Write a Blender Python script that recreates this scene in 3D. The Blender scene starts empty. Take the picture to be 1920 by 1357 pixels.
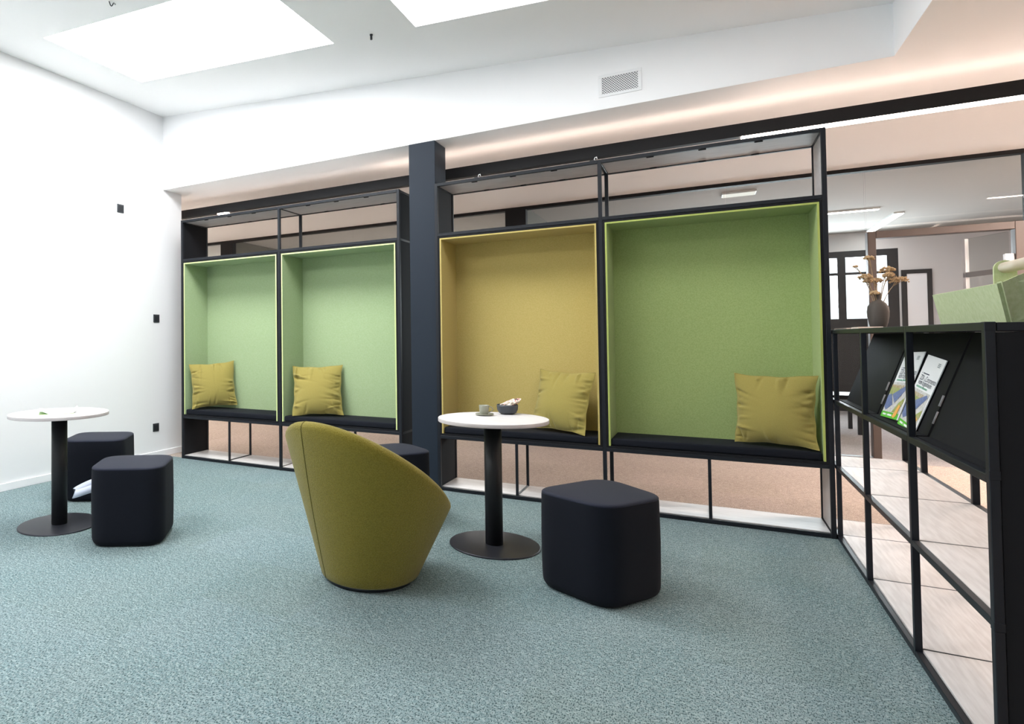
import bpy, bmesh, math, random
from math import sin, cos, pi, radians as rad
from mathutils import Vector, Matrix
random.seed(7)
S = bpy.context.scene
COL = S.collection

# ------------------------------------------------------------------ materials
def mat(name, col=(.8, .8, .8), rough=.6, metal=0., spec=.5, bump=None, var=None, sheen=0., emit=None, coat=0.):
    """bump=(scale,strength,dist)  var=(scale,col2,lo,hi,detail,(sx,sy,sz))"""
    m = bpy.data.materials.new(name); m.use_nodes = True
    nt = m.node_tree; b = nt.nodes['Principled BSDF']
    b.inputs['Base Color'].default_value = (*col, 1)
    b.inputs['Roughness'].default_value = rough
    b.inputs['Metallic'].default_value = metal
    b.inputs['Specular IOR Level'].default_value = spec
    b.inputs['Sheen Weight'].default_value = sheen
    b.inputs['Coat Weight'].default_value = coat
    geo = nt.nodes.new('ShaderNodeNewGeometry')
    if emit:
        b.inputs['Emission Color'].default_value = (*emit[0], 1)
        b.inputs['Emission Strength'].default_value = emit[1]
    if var:
        sc, c2, lo, hi, det, st = var
        mp = nt.nodes.new('ShaderNodeMapping'); mp.inputs['Scale'].default_value = st
        nt.links.new(geo.outputs['Position'], mp.inputs['Vector'])
        n = nt.nodes.new('ShaderNodeTexNoise'); n.inputs['Scale'].default_value = sc
        n.inputs['Detail'].default_value = det
        nt.links.new(mp.outputs['Vector'], n.inputs['Vector'])
        r = nt.nodes.new('ShaderNodeValToRGB')
        r.color_ramp.elements[0].position = lo; r.color_ramp.elements[0].color = (*c2, 1)
        r.color_ramp.elements[1].position = hi; r.color_ramp.elements[1].color = (*col, 1)
        nt.links.new(n.outputs['Fac'], r.inputs['Fac'])
        nt.links.new(r.outputs['Color'], b.inputs['Base Color'])
    if bump:
        n2 = nt.nodes.new('ShaderNodeTexNoise'); n2.inputs['Scale'].default_value = bump[0]
        n2.inputs['Detail'].default_value = 3
        nt.links.new(geo.outputs['Position'], n2.inputs['Vector'])
        bp = nt.nodes.new('ShaderNodeBump'); bp.inputs['Strength'].default_value = bump[1]
        bp.inputs['Distance'].default_value = bump[2]
        nt.links.new(n2.outputs['Fac'], bp.inputs['Height'])
        nt.links.new(bp.outputs['Normal'], b.inputs['Normal'])
    return m

def emat(name, col, strength):
    m = bpy.data.materials.new(name); m.use_nodes = True
    nt = m.node_tree; nt.nodes.clear()
    e = nt.nodes.new('ShaderNodeEmission'); e.inputs['Color'].default_value = (*col, 1)
    e.inputs['Strength'].default_value = strength
    o = nt.nodes.new('ShaderNodeOutputMaterial'); nt.links.new(e.outputs[0], o.inputs['Surface'])
    return m

def carpet(name, base, fleck, light, mott):
    m = mat(name, base, .95, spec=.1)
    nt = m.node_tree; b = nt.nodes['Principled BSDF']
    geo = nt.nodes.new('ShaderNodeNewGeometry')
    def noise(scale, det, st=(1, 1, 1)):
        mp = nt.nodes.new('ShaderNodeMapping'); mp.inputs['Scale'].default_value = st
        nt.links.new(geo.outputs['Position'], mp.inputs['Vector'])
        n = nt.nodes.new('ShaderNodeTexNoise'); n.inputs['Scale'].default_value = scale; n.inputs['Detail'].default_value = det
        nt.links.new(mp.outputs['Vector'], n.inputs['Vector']); return n
    def ramp(src, a, b_, ca, cb):
        r = nt.nodes.new('ShaderNodeValToRGB')
        r.color_ramp.elements[0].position = a; r.color_ramp.elements[0].color = ca
        r.color_ramp.elements[1].position = b_; r.color_ramp.elements[1].color = cb
        nt.links.new(src, r.inputs['Fac']); return r
    def mix(fac, a, b_):
        x = nt.nodes.new('ShaderNodeMix'); x.data_type = 'RGBA'
        nt.links.new(fac, x.inputs[0])
        for s, i in ((a, 6), (b_, 7)):
            if isinstance(s, tuple): x.inputs[i].default_value = (*s, 1)
            else: nt.links.new(s, x.inputs[i])
        return x
    W0, W1 = (0, 0, 0, 1), (1, 1, 1, 1)
    f1 = ramp(noise(230, 3, (1, .5, 1)).outputs['Fac'], .52, .61, W0, W1)
    f2 = ramp(noise(120, 3, (.6, 1, 1)).outputs['Fac'], .46, .62, W0, W1)
    f3 = ramp(noise(2.2, 4).outputs['Fac'], .35, .7, W0, W1)
    c0 = mix(f3.outputs['Color'], base, mott)
    c1 = mix(f2.outputs['Color'], c0.outputs[2], light)
    c2 = mix(f1.outputs['Color'], c1.outputs[2], fleck)
    # woven ribs a few centimetres wide and slight tone steps between carpet tiles
    f4 = ramp(noise(62, 3, (.40, 1, 1)).outputs['Fac'], .36, .64, (.84, .84, .84, 1), (1.08, 1.08, 1.08, 1))
    tp = nt.nodes.new('ShaderNodeMapping'); tp.inputs['Scale'].default_value = (2, 2, 2); nt.links.new(geo.outputs['Position'], tp.inputs['Vector'])
    fl = nt.nodes.new('ShaderNodeVectorMath'); fl.operation = 'FLOOR'; nt.links.new(tp.outputs[0], fl.inputs[0])
    sp_ = nt.nodes.new('ShaderNodeSeparateXYZ'); nt.links.new(fl.outputs[0], sp_.inputs[0])
    cb_ = nt.nodes.new('ShaderNodeCombineXYZ'); nt.links.new(sp_.outputs[0], cb_.inputs[0]); nt.links.new(sp_.outputs[1], cb_.inputs[1])
    wn = nt.nodes.new('ShaderNodeTexWhiteNoise'); wn.noise_dimensions = '2D'; nt.links.new(cb_.outputs[0], wn.inputs['Vector'])
    f5 = ramp(wn.outputs['Value'], 0, 1, (.955, .96, .95, 1), (1.02, 1.02, 1.04, 1))
    def mul(a, c_):
        x = nt.nodes.new('ShaderNodeMix'); x.data_type = 'RGBA'; x.blend_type = 'MULTIPLY'; x.inputs[0].default_value = 1
        nt.links.new(a, x.inputs[6]); nt.links.new(c_, x.inputs[7]); return x
    c3 = mul(c2.outputs[2], f4.outputs['Color']); c4 = mul(c3.outputs[2], f5.outputs['Color'])
    nt.links.new(c4.outputs[2], b.inputs['Base Color'])
    bp = nt.nodes.new('ShaderNodeBump'); bp.inputs['Strength'].default_value = .5; bp.inputs['Distance'].default_value = .004
    nt.links.new(noise(220, 2).outputs['Fac'], bp.inputs['Height']); nt.links.new(bp.outputs['Normal'], b.inputs['Normal'])
    return m

def glassmat(name, tint=(.97, .985, .98), refl=.16):
    m = bpy.data.materials.new(name); m.use_nodes = True
    nt = m.node_tree; nt.nodes.clear()
    t = nt.nodes.new('ShaderNodeBsdfTransparent'); t.inputs['Color'].default_value = (*tint, 1)
    g = nt.nodes.new('ShaderNodeBsdfGlossy'); g.inputs['Roughness'].default_value = .0
    g.inputs['Color'].default_value = (refl, refl, refl, 1)
    f = nt.nodes.new('ShaderNodeFresnel'); gg = nt.nodes.new('ShaderNodeNewGeometry')
    ior = nt.nodes.new('ShaderNodeMapRange'); ior.inputs['To Min'].default_value = 1.45; ior.inputs['To Max'].default_value = 1 / 1.45
    nt.links.new(gg.outputs['Backfacing'], ior.inputs['Value']); nt.links.new(ior.outputs['Result'], f.inputs['IOR'])
    x = nt.nodes.new('ShaderNodeMixShader'); o = nt.nodes.new('ShaderNodeOutputMaterial')
    nt.links.new(f.outputs[0], x.inputs[0]); nt.links.new(t.outputs[0], x.inputs[1]); nt.links.new(g.outputs[0], x.inputs[2])
    nt.links.new(x.outputs[0], o.inputs['Surface'])
    return m

M = {}
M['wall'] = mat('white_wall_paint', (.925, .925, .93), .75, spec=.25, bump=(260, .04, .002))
M['wall_dimmed'] = mat('white_wall_paint_dimmed', (.80, .805, .81), .75, spec=.25, bump=(260, .04, .002))  # same white paint, darkened to cut light bounced onto the ceiling
M['ceil'] = mat('white_ceiling_paint', (.93, .925, .922), .85, spec=.2)
M['soffit'] = mat('white_soffit_paint', (.92, .905, .89), .85, spec=.2)
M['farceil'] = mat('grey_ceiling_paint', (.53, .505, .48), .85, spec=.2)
M['farwall'] = mat('grey_wall_paint', (.60, .60, .61), .8, spec=.2)
M['darkwall'] = mat('dark_grey_wall_paint', (.20, .195, .175), .8, spec=.2)
M['skirt'] = mat('white_skirting', (.86, .86, .87), .5)
M['carpet'] = carpet('teal_grey_carpet', (.210, .278, .283), (.040, .072, .078), (.305, .372, .375), (.175, .255, .265))
M['beige'] = carpet('beige_carpet', (.49, .415, .36), (.27, .215, .18), (.58, .505, .45), (.43, .36, .315))
M['farcarpet'] = carpet('grey_carpet', (.36, .33, .33), (.2, .18, .18), (.46, .44, .44), (.33, .3, .3))
M['black'] = mat('black_powder_coat', (.008, .010, .0145), .45, spec=.3, bump=(900, .05, .001))
M['blackpanel'] = mat('black_laminate', (.008, .0085, .0105), .72, spec=.18)
M['beam'] = mat('matt_black_profile', (.008, .008, .009), .6, spec=.25)
M['pillar'] = mat('black_navy_column_paint', (.0085, .0155, .027), .6, spec=.3, bump=(300, .04, .001))
M['greenfelt'] = mat('green_felt', (.375, .47, .275), .95, spec=.1, sheen=.1, bump=(420, .3, .002), var=(150, (.325, .42, .23), .35, .65, 4, (1, 1, 1)))
M['darkgreenfelt'] = mat('moss_green_felt', (.375, .465, .19), .95, spec=.1, sheen=.1, bump=(420, .3, .002), var=(150, (.315, .40, .15), .35, .65, 4, (1, 1, 1)))
M['yellowfelt'] = mat('yellow_felt', (.53, .42, .155), .95, spec=.1, sheen=.1, bump=(420, .3, .002), var=(150, (.48, .38, .125), .35, .65, 4, (1, 1, 1)))
M['caddyfelt'] = mat('pale_green_felt', (.56, .63, .39), .95, spec=.1, sheen=.1, bump=(380, .4, .002), var=(90, (.48, .56, .30), .35, .65, 5, (1, 1, .6)))
M['feltedge_lit'] = mat('felt_cut_edge_lit', (.62, .70, .32), .95, spec=.1)  # skylight on the front edges put into the felt colour
M['feltedge_lit2'] = mat('moss_felt_cut_edge_lit', (.40, .46, .13), .95, spec=.1)  # moss edge with less skylight put into its colour
M['cushion'] = mat('olive_cushion_cloth', (.33, .27, .076), .9, spec=.15, sheen=.2, bump=(700, .3, .001), var=(300, (.29, .235, .062), .35, .65, 3, (1, 1, 1)))
M['chair'] = mat('olive_boucle', (.235, .192, .031), .95, spec=.12, sheen=.18, bump=(190, .8, .005), var=(200, (.17, .135, .016), .32, .62, 4, (1, 1, 1)))
M['seam'] = mat('olive_seam_thread', (.10, .085, .012), .95)
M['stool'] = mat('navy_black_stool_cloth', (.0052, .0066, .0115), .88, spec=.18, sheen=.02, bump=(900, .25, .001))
M['stooltop_lit'] = mat('navy_black_stool_cloth_top_lit', (.0105, .013, .026), .8, spec=.25, sheen=.05, bump=(900, .25, .001))  # same cloth as the sides, lighter with skylight put into the colour
M['pad'] = mat('black_seat_pad_cloth', (.008, .0095, .0145), .85, spec=.15, sheen=.02, bump=(900, .2, .001))
M['tabletop'] = mat('white_ash_laminate', (.68, .665, .66), .45, spec=.4, var=(7, (.62, .60, .595), .4, .6, 6, (1, 9, 1)))
M['tableedge'] = mat('ash_edge_band', (.52, .485, .485), .5, var=(7, (.47, .43, .43), .4, .6, 6, (1, 1, 1)))
M['shelfwood'] = mat('pale_ash_board', (.63, .61, .60), .5, spec=.35, var=(5, (.54, .515, .505), .38, .62, 8, (14, 1.2, 1)))
M['shelfwoodx'] = mat('pale_ash_board_long', (.63, .61, .60), .5, spec=.35, var=(5, (.54, .515, .505), .38, .62, 8, (1.2, 14, 8)))
M['metal'] = mat('dark_table_base', (.011, .0115, .014), .5, spec=.35)
M['disc'] = mat('dark_base_disc', (.036, .037, .047), .42, metal=.5, spec=.5)
M['dowel'] = mat('pale_beech', (.62, .55, .44), .55, var=(18, (.55, .47, .36), .4, .6, 4, (1, .2, 1)))
M['vase'] = mat('brown_grey_stoneware', (.078, .067, .058), .75, bump=(160, .2, .002))
M['flower'] = mat('dried_flower_tan', (.52, .36, .20), .9)
M['stem'] = mat('dried_stem', (.42, .31, .19), .9)
M['cup'] = mat('sage_grey_glaze', (.30, .305, .24), .35, spec=.5)
M['bowl'] = mat('slate_glaze', (.040, .046, .055), .45)
M['paper'] = mat('white_paper', (.86, .87, .88), .6)
M['pinkpaper'] = mat('pinkish_paper', (.80, .62, .52), .6)
M['strap'] = mat('pale_grey_strap', (.62, .66, .78), .6)
M['switch'] = mat('black_switch_plastic', (.016, .018, .022), .4)
M['switchrim'] = mat('black_switch_rim', (.030, .034, .040), .5)
M['vent'] = mat('white_vent_metal', (.84, .845, .85), .5)
M['doorframe'] = mat('brown_door_frame', (.075, .058, .052), .5)
M['glass'] = glassmat('clear_glass')
M['sill'] = mat('dark_window_frame', (.007, .0075, .010), .5)
M['whiteleaf'] = mat('white_door_leaf', (.80, .82, .86), .5)
M['grey'] = mat('grey_metal', (.33, .33, .34), .4)
M['leaflet'] = mat('leaflet_green_print', (.45, .65, .30), .6)
M['green'] = mat('brochure_green', (.10, .50, .035), .5)
M['ink'] = mat('dark_ink', (.05, .06, .10), .6)
M['greenink'] = mat('green_ink', (.20, .42, .30), .6)
M['logoink'] = mat('grey_ink', (.25, .29, .30), .6)
M['solar'] = mat('printed_solar_blue', (.17, .22, .42), .5, var=(90, (.12, .16, .33), .4, .6, 2, (1, 1, 1)))
M['grass'] = mat('printed_grass', (.27, .36, .06), .5, var=(60, (.42, .40, .20), .4, .65, 4, (1, 1, 1)))
M['pave'] = mat('printed_paving', (.66, .66, .66), .5, var=(80, (.50, .47, .45), .35, .6, 4, (1, 1, 1)))
M['soil'] = mat('printed_soil', (.40, .27, .12), .5, var=(70, (.55, .50, .40), .4, .6, 4, (1, 1, 1)))
M['orange'] = mat('printed_orange', (.85, .42, .10), .5)
M['printwhite'] = mat('printed_white', (.85, .86, .88), .5)
M['warm'] = emat('warm_led', (1, .82, .72), 19)
M['warmup'] = emat('warm_uplight_led', (1, .80, .69), 5.2)
M['warmpanel3'] = emat('added_corridor_glow', (1, .80, .68), 480)
M['warmupdim'] = emat('warm_uplight_led_dim', (1, .83, .74), 1.5)
M['warmpanel'] = emat('added_left_glow', (1, .80, .68), 95)
M['warmpanel2'] = emat('added_aisle_glow', (1, .80, .68), 32)
M['sky'] = emat('bright_skylight_pane', (.96, .98, 1), 16.5)
M['sky2'] = emat('dimmed_skylight_pane', (.97, .98, 1), 4.5)  # emission lowered to keep the right side of the room darker
M['coolled'] = emat('white_led', (1, .96, .91), 16)
M['coolled2'] = emat('added_office_led', (1, .94, .88), 300)
M['dimled'] = emat('dim_lamp_panel', (1, .98, .90), .75)

# candy / wrapper pattern
m = mat('patterned_wrapper', (.8, .7, .62), .45)
nt = m.node_tree; geo = nt.nodes.new('ShaderNodeNewGeometry')
v = nt.nodes.new('ShaderNodeTexVoronoi'); v.inputs['Scale'].default_value = 75
nt.links.new(geo.outputs['Position'], v.inputs['Vector'])
r = nt.nodes.new('ShaderNodeValToRGB'); r.color_ramp.interpolation = 'CONSTANT'
els = r.color_ramp.elements
els[0].position = 0; els[0].color = (.82, .72, .64, 1)
els[1].position = .45; els[1].color = (.72, .40, .36, 1)
for p_, c_ in ((.62, (.80, .70, .55, 1)), (.78, (.10, .05, .05, 1)), (.84, (.55, .10, .13, 1)), (.92, (.85, .80, .75, 1))):
    e_ = els.new(p_); e_.color = c_
nt.links.new(v.outputs['Color'], r.inputs['Fac']); nt.links.new(r.outputs['Color'], nt.nodes['Principled BSDF'].inputs['Base Color'])
M['wrapper'] = m
# perforated vent face
m = mat('perforated_vent_face', (.8, .805, .81), .5)
nt = m.node_tree; geo = nt.nodes.new('ShaderNodeNewGeometry')
mp = nt.nodes.new('ShaderNodeMapping'); mp.inputs['Rotation'].default_value = (0, rad(45), 0); mp.inputs['Scale'].default_value = (85, 85, 85)
nt.links.new(geo.outputs['Position'], mp.inputs['Vector'])
ck = nt.nodes.new('ShaderNodeTexVoronoi'); ck.inputs['Randomness'].default_value = 0; ck.inputs['Scale'].default_value = 1
ck.voronoi_dimensions = '2D'
sx = nt.nodes.new('ShaderNodeSeparateXYZ'); cx = nt.nodes.new('ShaderNodeCombineXYZ')
nt.links.new(mp.outputs[0], sx.inputs[0]); nt.links.new(sx.outputs['X'], cx.inputs['X']); nt.links.new(sx.outputs['Z'], cx.inputs['Y'])
nt.links.new(cx.outputs[0], ck.inputs['Vector'])
r = nt.nodes.new('ShaderNodeValToRGB'); r.color_ramp.elements[0].position = .36; r.color_ramp.elements[0].color = (.10, .11, .12, 1)
r.color_ramp.elements[1].position = .42; r.color_ramp.elements[1].color = (.82, .825, .83, 1)
nt.links.new(ck.outputs['Distance'], r.inputs['Fac']); nt.links.new(r.outputs['Color'], nt.nodes['Principled BSDF'].inputs['Base Color'])
M['perf'] = m

# ------------------------------------------------------------------ helpers
def new(): return bmesh.new()

def box(bm, x0, x1, y0, y1, z0, z1, bev=0., seg=1, mtx=None):
    t = bmesh.new()
    bmesh.ops.create_cube(t, size=1)
    for v in t.verts:
        v.co = Vector(((x0 + x1) / 2 + v.co.x * (x1 - x0), (y0 + y1) / 2 + v.co.y * (y1 - y0), (z0 + z1) / 2 + v.co.z * (z1 - z0)))
    if bev:
        bmesh.ops.bevel(t, geom=t.edges[:], offset=bev, segments=seg, profile=.5, affect='EDGES')
    merge(bm, t, mtx); return bm

def merge(bm, t, mtx=None):
    if mtx is not None: bmesh.ops.transform(t, matrix=mtx, verts=t.verts)
    t.verts.index_update()
    vs = [bm.verts.new(v.co) for v in t.verts]
    for f in t.faces:
        try: nf = bm.faces.new([vs[v.index] for v in f.verts]); nf.smooth = f.smooth
        except ValueError: pass
    t.free()

def cyl(bm, p, q, r0, r1=None, n=16, cap=True):
    r1 = r0 if r1 is None else r1
    p, q = Vector(p), Vector(q); d = (q - p).normalized()
    a = d.orthogonal().normalized(); b = d.cross(a)
    A = [bm.verts.new(p + (a * cos(2 * pi * i / n) + b * sin(2 * pi * i / n)) * r0) for i in range(n)]
    B = [bm.verts.new(q + (a * cos(2 * pi * i / n) + b * sin(2 * pi * i / n)) * r1) for i in range(n)]
    for i in range(n):
        f = bm.faces.new((A[i], A[(i + 1) % n], B[(i + 1) % n], B[i])); f.smooth = True
    if cap: bm.faces.new(A[::-1]); bm.faces.new(B)
    return bm

def tube(bm, pts, r, n=8, closed=False):
    pts = [Vector(p) for p in pts]; rings = []; N = len(pts); prev = None
    for i, p in enumerate(pts):
        if closed: d = (pts[(i + 1) % N] - pts[i - 1]).normalized()
        else: d = (pts[min(i + 1, N - 1)] - pts[max(i - 1, 0)]).normalized()
        a = d.orthogonal().normalized() if prev is None else (prev - d * prev.dot(d)).normalized()
        prev = a; b = d.cross(a); rr = r[i] if isinstance(r, (list, tuple)) else r
        rings.append([bm.verts.new(p + (a * cos(2 * pi * k / n) + b * sin(2 * pi * k / n)) * rr) for k in range(n)])
    for i in range(N if closed else N - 1):
        A, B = rings[i], rings[(i + 1) % N]
        for k in range(n):
            f = bm.faces.new((A[k], A[(k + 1) % n], B[(k + 1) % n], B[k])); f.smooth = True
    if not closed: bm.faces.new(rings[0][::-1]); bm.faces.new(rings[-1])
    return bm

def lathe(bm, prof, cx, cy, cz=0, n=48):
    rings = []
    for r, z in prof:
        if r < 1e-6: rings.append([bm.verts.new((cx, cy, cz + z))])
        else: rings.append([bm.verts.new((cx + r * cos(2 * pi * i / n), cy + r * sin(2 * pi * i / n), cz + z)) for i in range(n)])
    for A, B in zip(rings, rings[1:]):
        for i in range(n):
            j = (i + 1) % n
            vs = [A[0] if len(A) == 1 else A[i], A[0] if len(A) == 1 else A[j], B[0] if len(B) == 1 else B[j], B[0] if len(B) == 1 else B[i]]
            u = []
            for q in vs:
                if q not in u: u.append(q)
            if len(u) > 2:
                f = bm.faces.new(u); f.smooth = True
    return bm

def prism(bm, outline, z0, z1):
    A = [bm.verts.new((x, y, z0)) for x, y in outline]; B = [bm.verts.new((x, y, z1)) for x, y in outline]
    n = len(A)
    for i in range(n): bm.faces.new((A[i], A[(i + 1) % n], B[(i + 1) % n], B[i]))
    bm.faces.new(A[::-1]); bm.faces.new(B); return bm

def slab(bm, quad, th):
    """four 3D corners, thickness th along the face normal (behind)"""
    q = [Vector(p) for p in quad]; n = (q[1] - q[0]).cross(q[3] - q[0]).normalized()
    A = [bm.verts.new(p) for p in q]; B = [bm.verts.new(p - n * th) for p in q]
    bm.faces.new(A); bm.faces.new(B[::-1])
    for i in range(4): bm.faces.new((A[i], B[i], B[(i + 1) % 4], A[(i + 1) % 4]))
    return bm

def obj(name, bm, material, parent=None, label=None, smooth=None):
    bmesh.ops.recalc_face_normals(bm, faces=bm.faces)
    me = bpy.data.meshes.new(name)
    if parent is not None:
        o0 = Vector(parent.get('_w', (0, 0, 0)))
        bmesh.ops.translate(bm, vec=-o0, verts=bm.verts)
    else:
        xs = [v.co for v in bm.verts]
        lo = Vector([min(c[i] for c in xs) for i in range(3)]); hi = Vector([max(c[i] for c in xs) for i in range(3)])
        o0 = Vector(((lo.x + hi.x) / 2, (lo.y + hi.y) / 2, lo.z))
        bmesh.ops.translate(bm, vec=-o0, verts=bm.verts)
    bm.to_mesh(me); bm.free()
    me.materials.append(material)
    if smooth is not None:
        for p in me.polygons: p.use_smooth = smooth
    o = bpy.data.objects.new(name, me); COL.objects.link(o)
    o['_w'] = tuple(o0)
    if parent is not None: o.parent = parent
    else: o.location = o0
    if label: o['label'] = label
    return o

def thing(name, label, cat, loc, group=None):
    o = bpy.data.objects.new(name, None); COL.objects.link(o); o.location = loc; o.empty_display_size = .1
    o['_w'] = tuple(loc); o['label'] = label; o['category'] = cat
    if group: o['group'] = group
    return o

def tag(o, label, cat, group=None):
    o['label'] = label; o['category'] = cat
    if group: o['group'] = group
    return o

def struct(name, bm, material, parent=None, label=None):
    o = obj(name, bm, material, parent)
    if parent is None: o['kind'] = 'structure'
    if label: o['label'] = label
    return o

# ------------------------------------------------------------------ measured layout
LC, LR, R0, RC, RR = 1.2191, 2.4268, 2.7308, 3.9367, 5.1685
ZT, ZM, ZS = 2.4202, 2.0210, .4056
D = .385
XS, Y2, Y3, Y4 = 5.1725, -.7729, -1.5648, -2.3525
XB = XS + .392
HL, HM = 1.2208, .8105
XW, YB, ZL = -.265, .02, 2.774
XR = 5.485
YG = 3.05
YBACK, XRIGHT, YFAR, XFARL = -8.5, 9.6, 8.0, -5.0
KS = .0812
def zc(x): return 3.544 - KS * (x - XW)
P = .024   # tube size

# ------------------------------------------------------------------ room shell
b = new(); box(b, XW - .2, XS + .01, YBACK, .03, -.12, 0); struct('floor', b, M['carpet'])
b = new(); box(b, XFARL, XRIGHT, .03, YG, -.12, 0); box(b, XS + .01, XRIGHT, YBACK, .03, -.12, 0); struct('floor_corridor', b, M['beige'])
b = new(); box(b, XFARL, XRIGHT, YG, YFAR + .2, -.12, 0); struct('floor_office', b, M['farcarpet'])
b = new(); box(b, XW - .2, XW, YBACK, .287, 0, 3.75); struct('wall_left', b, M['wall_dimmed'])
b = new(); box(b, XW, XW + .014, YBACK, .287, 0, .062, .002); struct('baseboard_left', b, M['skirt'])
# bulkhead facing the room: thick band over the shelving
b = new()
box(b, XW - .2, XR + .12, YB, YB + .12, ZL, 3.9); struct('wall_bulkhead', b, M['wall'])
b = new(); box(b, XR, XR + .12, YBACK, YB, ZL, 3.9); struct('wall_reveal', b, M['wall'])
b = new(); box(b, XFARL, XRIGHT, YB + .12, YG, ZL, ZL + .1); box(b, XR + .12, XRIGHT, YBACK, YB + .12, ZL, ZL + .1)
box(b, XW - .2, XR + .12, YB + .0005, YB + .12, ZL - .0015, ZL); box(b, XR + .0005, XR + .12, YBACK, YB, ZL - .0015, ZL)
struct('ceiling_corridor', b, M['soffit'])
b = new(); box(b, XFARL, XRIGHT, YG, YFAR + .2, ZL + .002, ZL + .1); struct('ceiling_office', b, M['farceil'])
# sloped main ceiling with skylight openings, the rear one unseen and added for light
SK = [(.312, 2.29, -1.79, -.81), (2.923, 4.90, -1.79, -.81), (.312, 2.29, -4.6, -3.62)]
xsb = sorted({XW - .2, XR} | {s[0] for s in SK} | {s[1] for s in SK}); ysb = sorted({YBACK, YB} | {s[2] for s in SK} | {s[3] for s in SK})
b = new()
for x0, x1 in zip(xsb, xsb[1:]):
    for y0, y1 in zip(ysb, ysb[1:]):
        if any(abs(x0 - s[0]) < 1e-6 and abs(y0 - s[2]) < 1e-6 for s in SK): continue
        vs = [b.verts.new((x, y, zc(x) + dz)) for dz in (0, .18) for x, y in ((x0, y0), (x1, y0), (x1, y1), (x0, y1))]
        for q in ((3, 2, 1, 0), (4, 5, 6, 7), (0, 1, 5, 4), (1, 2, 6, 5), (2, 3, 7, 6), (3, 0, 4, 7)): b.faces.new([vs[i] for i in q])
struct('ceiling', b, M['ceil'])
for i, (x0, x1, y0, y1) in enumerate(SK):
    b = new(); vs = [b.verts.new((x, y, zc(x) + .03 + dz)) for dz in (0, .02) for x, y in ((x0, y0), (x1, y0), (x1, y1), (x0, y1))]
    for q in ((3, 2, 1, 0), (4, 5, 6, 7), (0, 1, 5, 4), (1, 2, 6, 5), (2, 3, 7, 6), (3, 0, 4, 7)): b.faces.new([vs[k] for k in q])
    struct('window_%d' % (i + 1), b, M['sky2' if i == 1 else 'sky'])
# side closing walls of the hall
b = new(); box(b, XRIGHT, XRIGHT + .15, YBACK, YFAR + .2, 0, 3.0); struct('wall_right', b, M['wall'])
b = new(); box(b, XFARL - .15, XFARL, .287, YFAR + .2, 0, 3.0); struct('wall_corridor_end', b, M['wall'])
# wall behind the camera with a wide window
b = new()
box(b, XW - .2, XRIGHT, YBACK - .15, YBACK, 0, .5); box(b, XW - .2, XRIGHT, YBACK - .15, YBACK, 2.6, 3.9)
for x in (XW - .2, 1.6): box(b, x, x + .25, YBACK - .15, YBACK, .5, 2.6)
box(b, 3.3, XRIGHT, YBACK - .15, YBACK, .5, 2.6)  # unseen right part closed to keep daylight off the right floor
struct('wall_rear', b, M['wall'])
# wall behind the left end (return wall that closes the corridor side of the left wall)
b = new(); box(b, XFARL, XW - .2, .137, .287, 0, 2.774); struct('wall_corridor', b, M['wall'])

# column between the two shelving units
b = new(); box(b, 2.512, 2.735, .012, .255, 0, ZL - .002, .002); struct('trim_1', b, M['pillar'])
for nm in ('trim_1',): bpy.data.objects[nm]['label'] = 'dark navy square column between the shelving units'

# far window wall of the office
b = new()
wx = [(4.2, 4.95), (5.05, 5.6), (5.7, 6.34), (6.44, 6.93)]
for z0, z1 in ((0, 1.44), (2.40, 2.44)):
    box(b, 3.6, 7.06, YFAR, YFAR + .12, z0, z1)
prev = 3.6
for a_, c_ in wx: box(b, prev, a_, YFAR, YFAR + .12, 1.44, 2.40); prev = c_
box(b, prev, 7.06, YFAR, YFAR + .12, 1.44, 2.40)
box(b, 3.6, 7.06, YFAR + .01, YFAR + .1, 2.125, 2.165)
box(b, 3.6, 7.06, YFAR, YFAR + .12, 2.44, 2.5)
struct('window_8', b, M['sill'])
b = new()
for a_, c_ in wx: box(b, a_, c_, YFAR + .06, YFAR + .07, 1.44, 2.40)
struct('window_9', b, M['glass'])
b = new(); box(b, XFARL, 3.6, YFAR, YFAR + .15, 0, 2.9); box(b, 7.06, XRIGHT, YFAR, YFAR + .15, 0, 2.9); box(b, 3.6, 7.06, YFAR, YFAR + .15, 2.5, 2.9)
struct('wall_office', b, M['farwall'])
# black framed white door in the office wall
b = new(); box(b, 7.085, 7.145, YFAR - .03, YFAR, 0, 2.16); box(b, 7.37, 7.425, YFAR - .03, YFAR, 0, 2.16); box(b, 7.145, 7.37, YFAR - .03, YFAR, 2.1, 2.16)
d2 = struct('door_2', b, M['sill'])
b = new(); box(b, 7.145, 7.37, YFAR - .018, YFAR - .002, 0.005, 2.1); obj('door_leaf', b, M['whiteleaf'], d2)
# perpendicular office partitions (dark) behind the glass
for i, x in enumerate((-1.79, 2.73)):
    b = new(); box(b, x - .12, x, YG + .05, YFAR, 0, ZL); struct('wall_partition_%d' % (i + 1), b, M['darkwall'])

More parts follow.
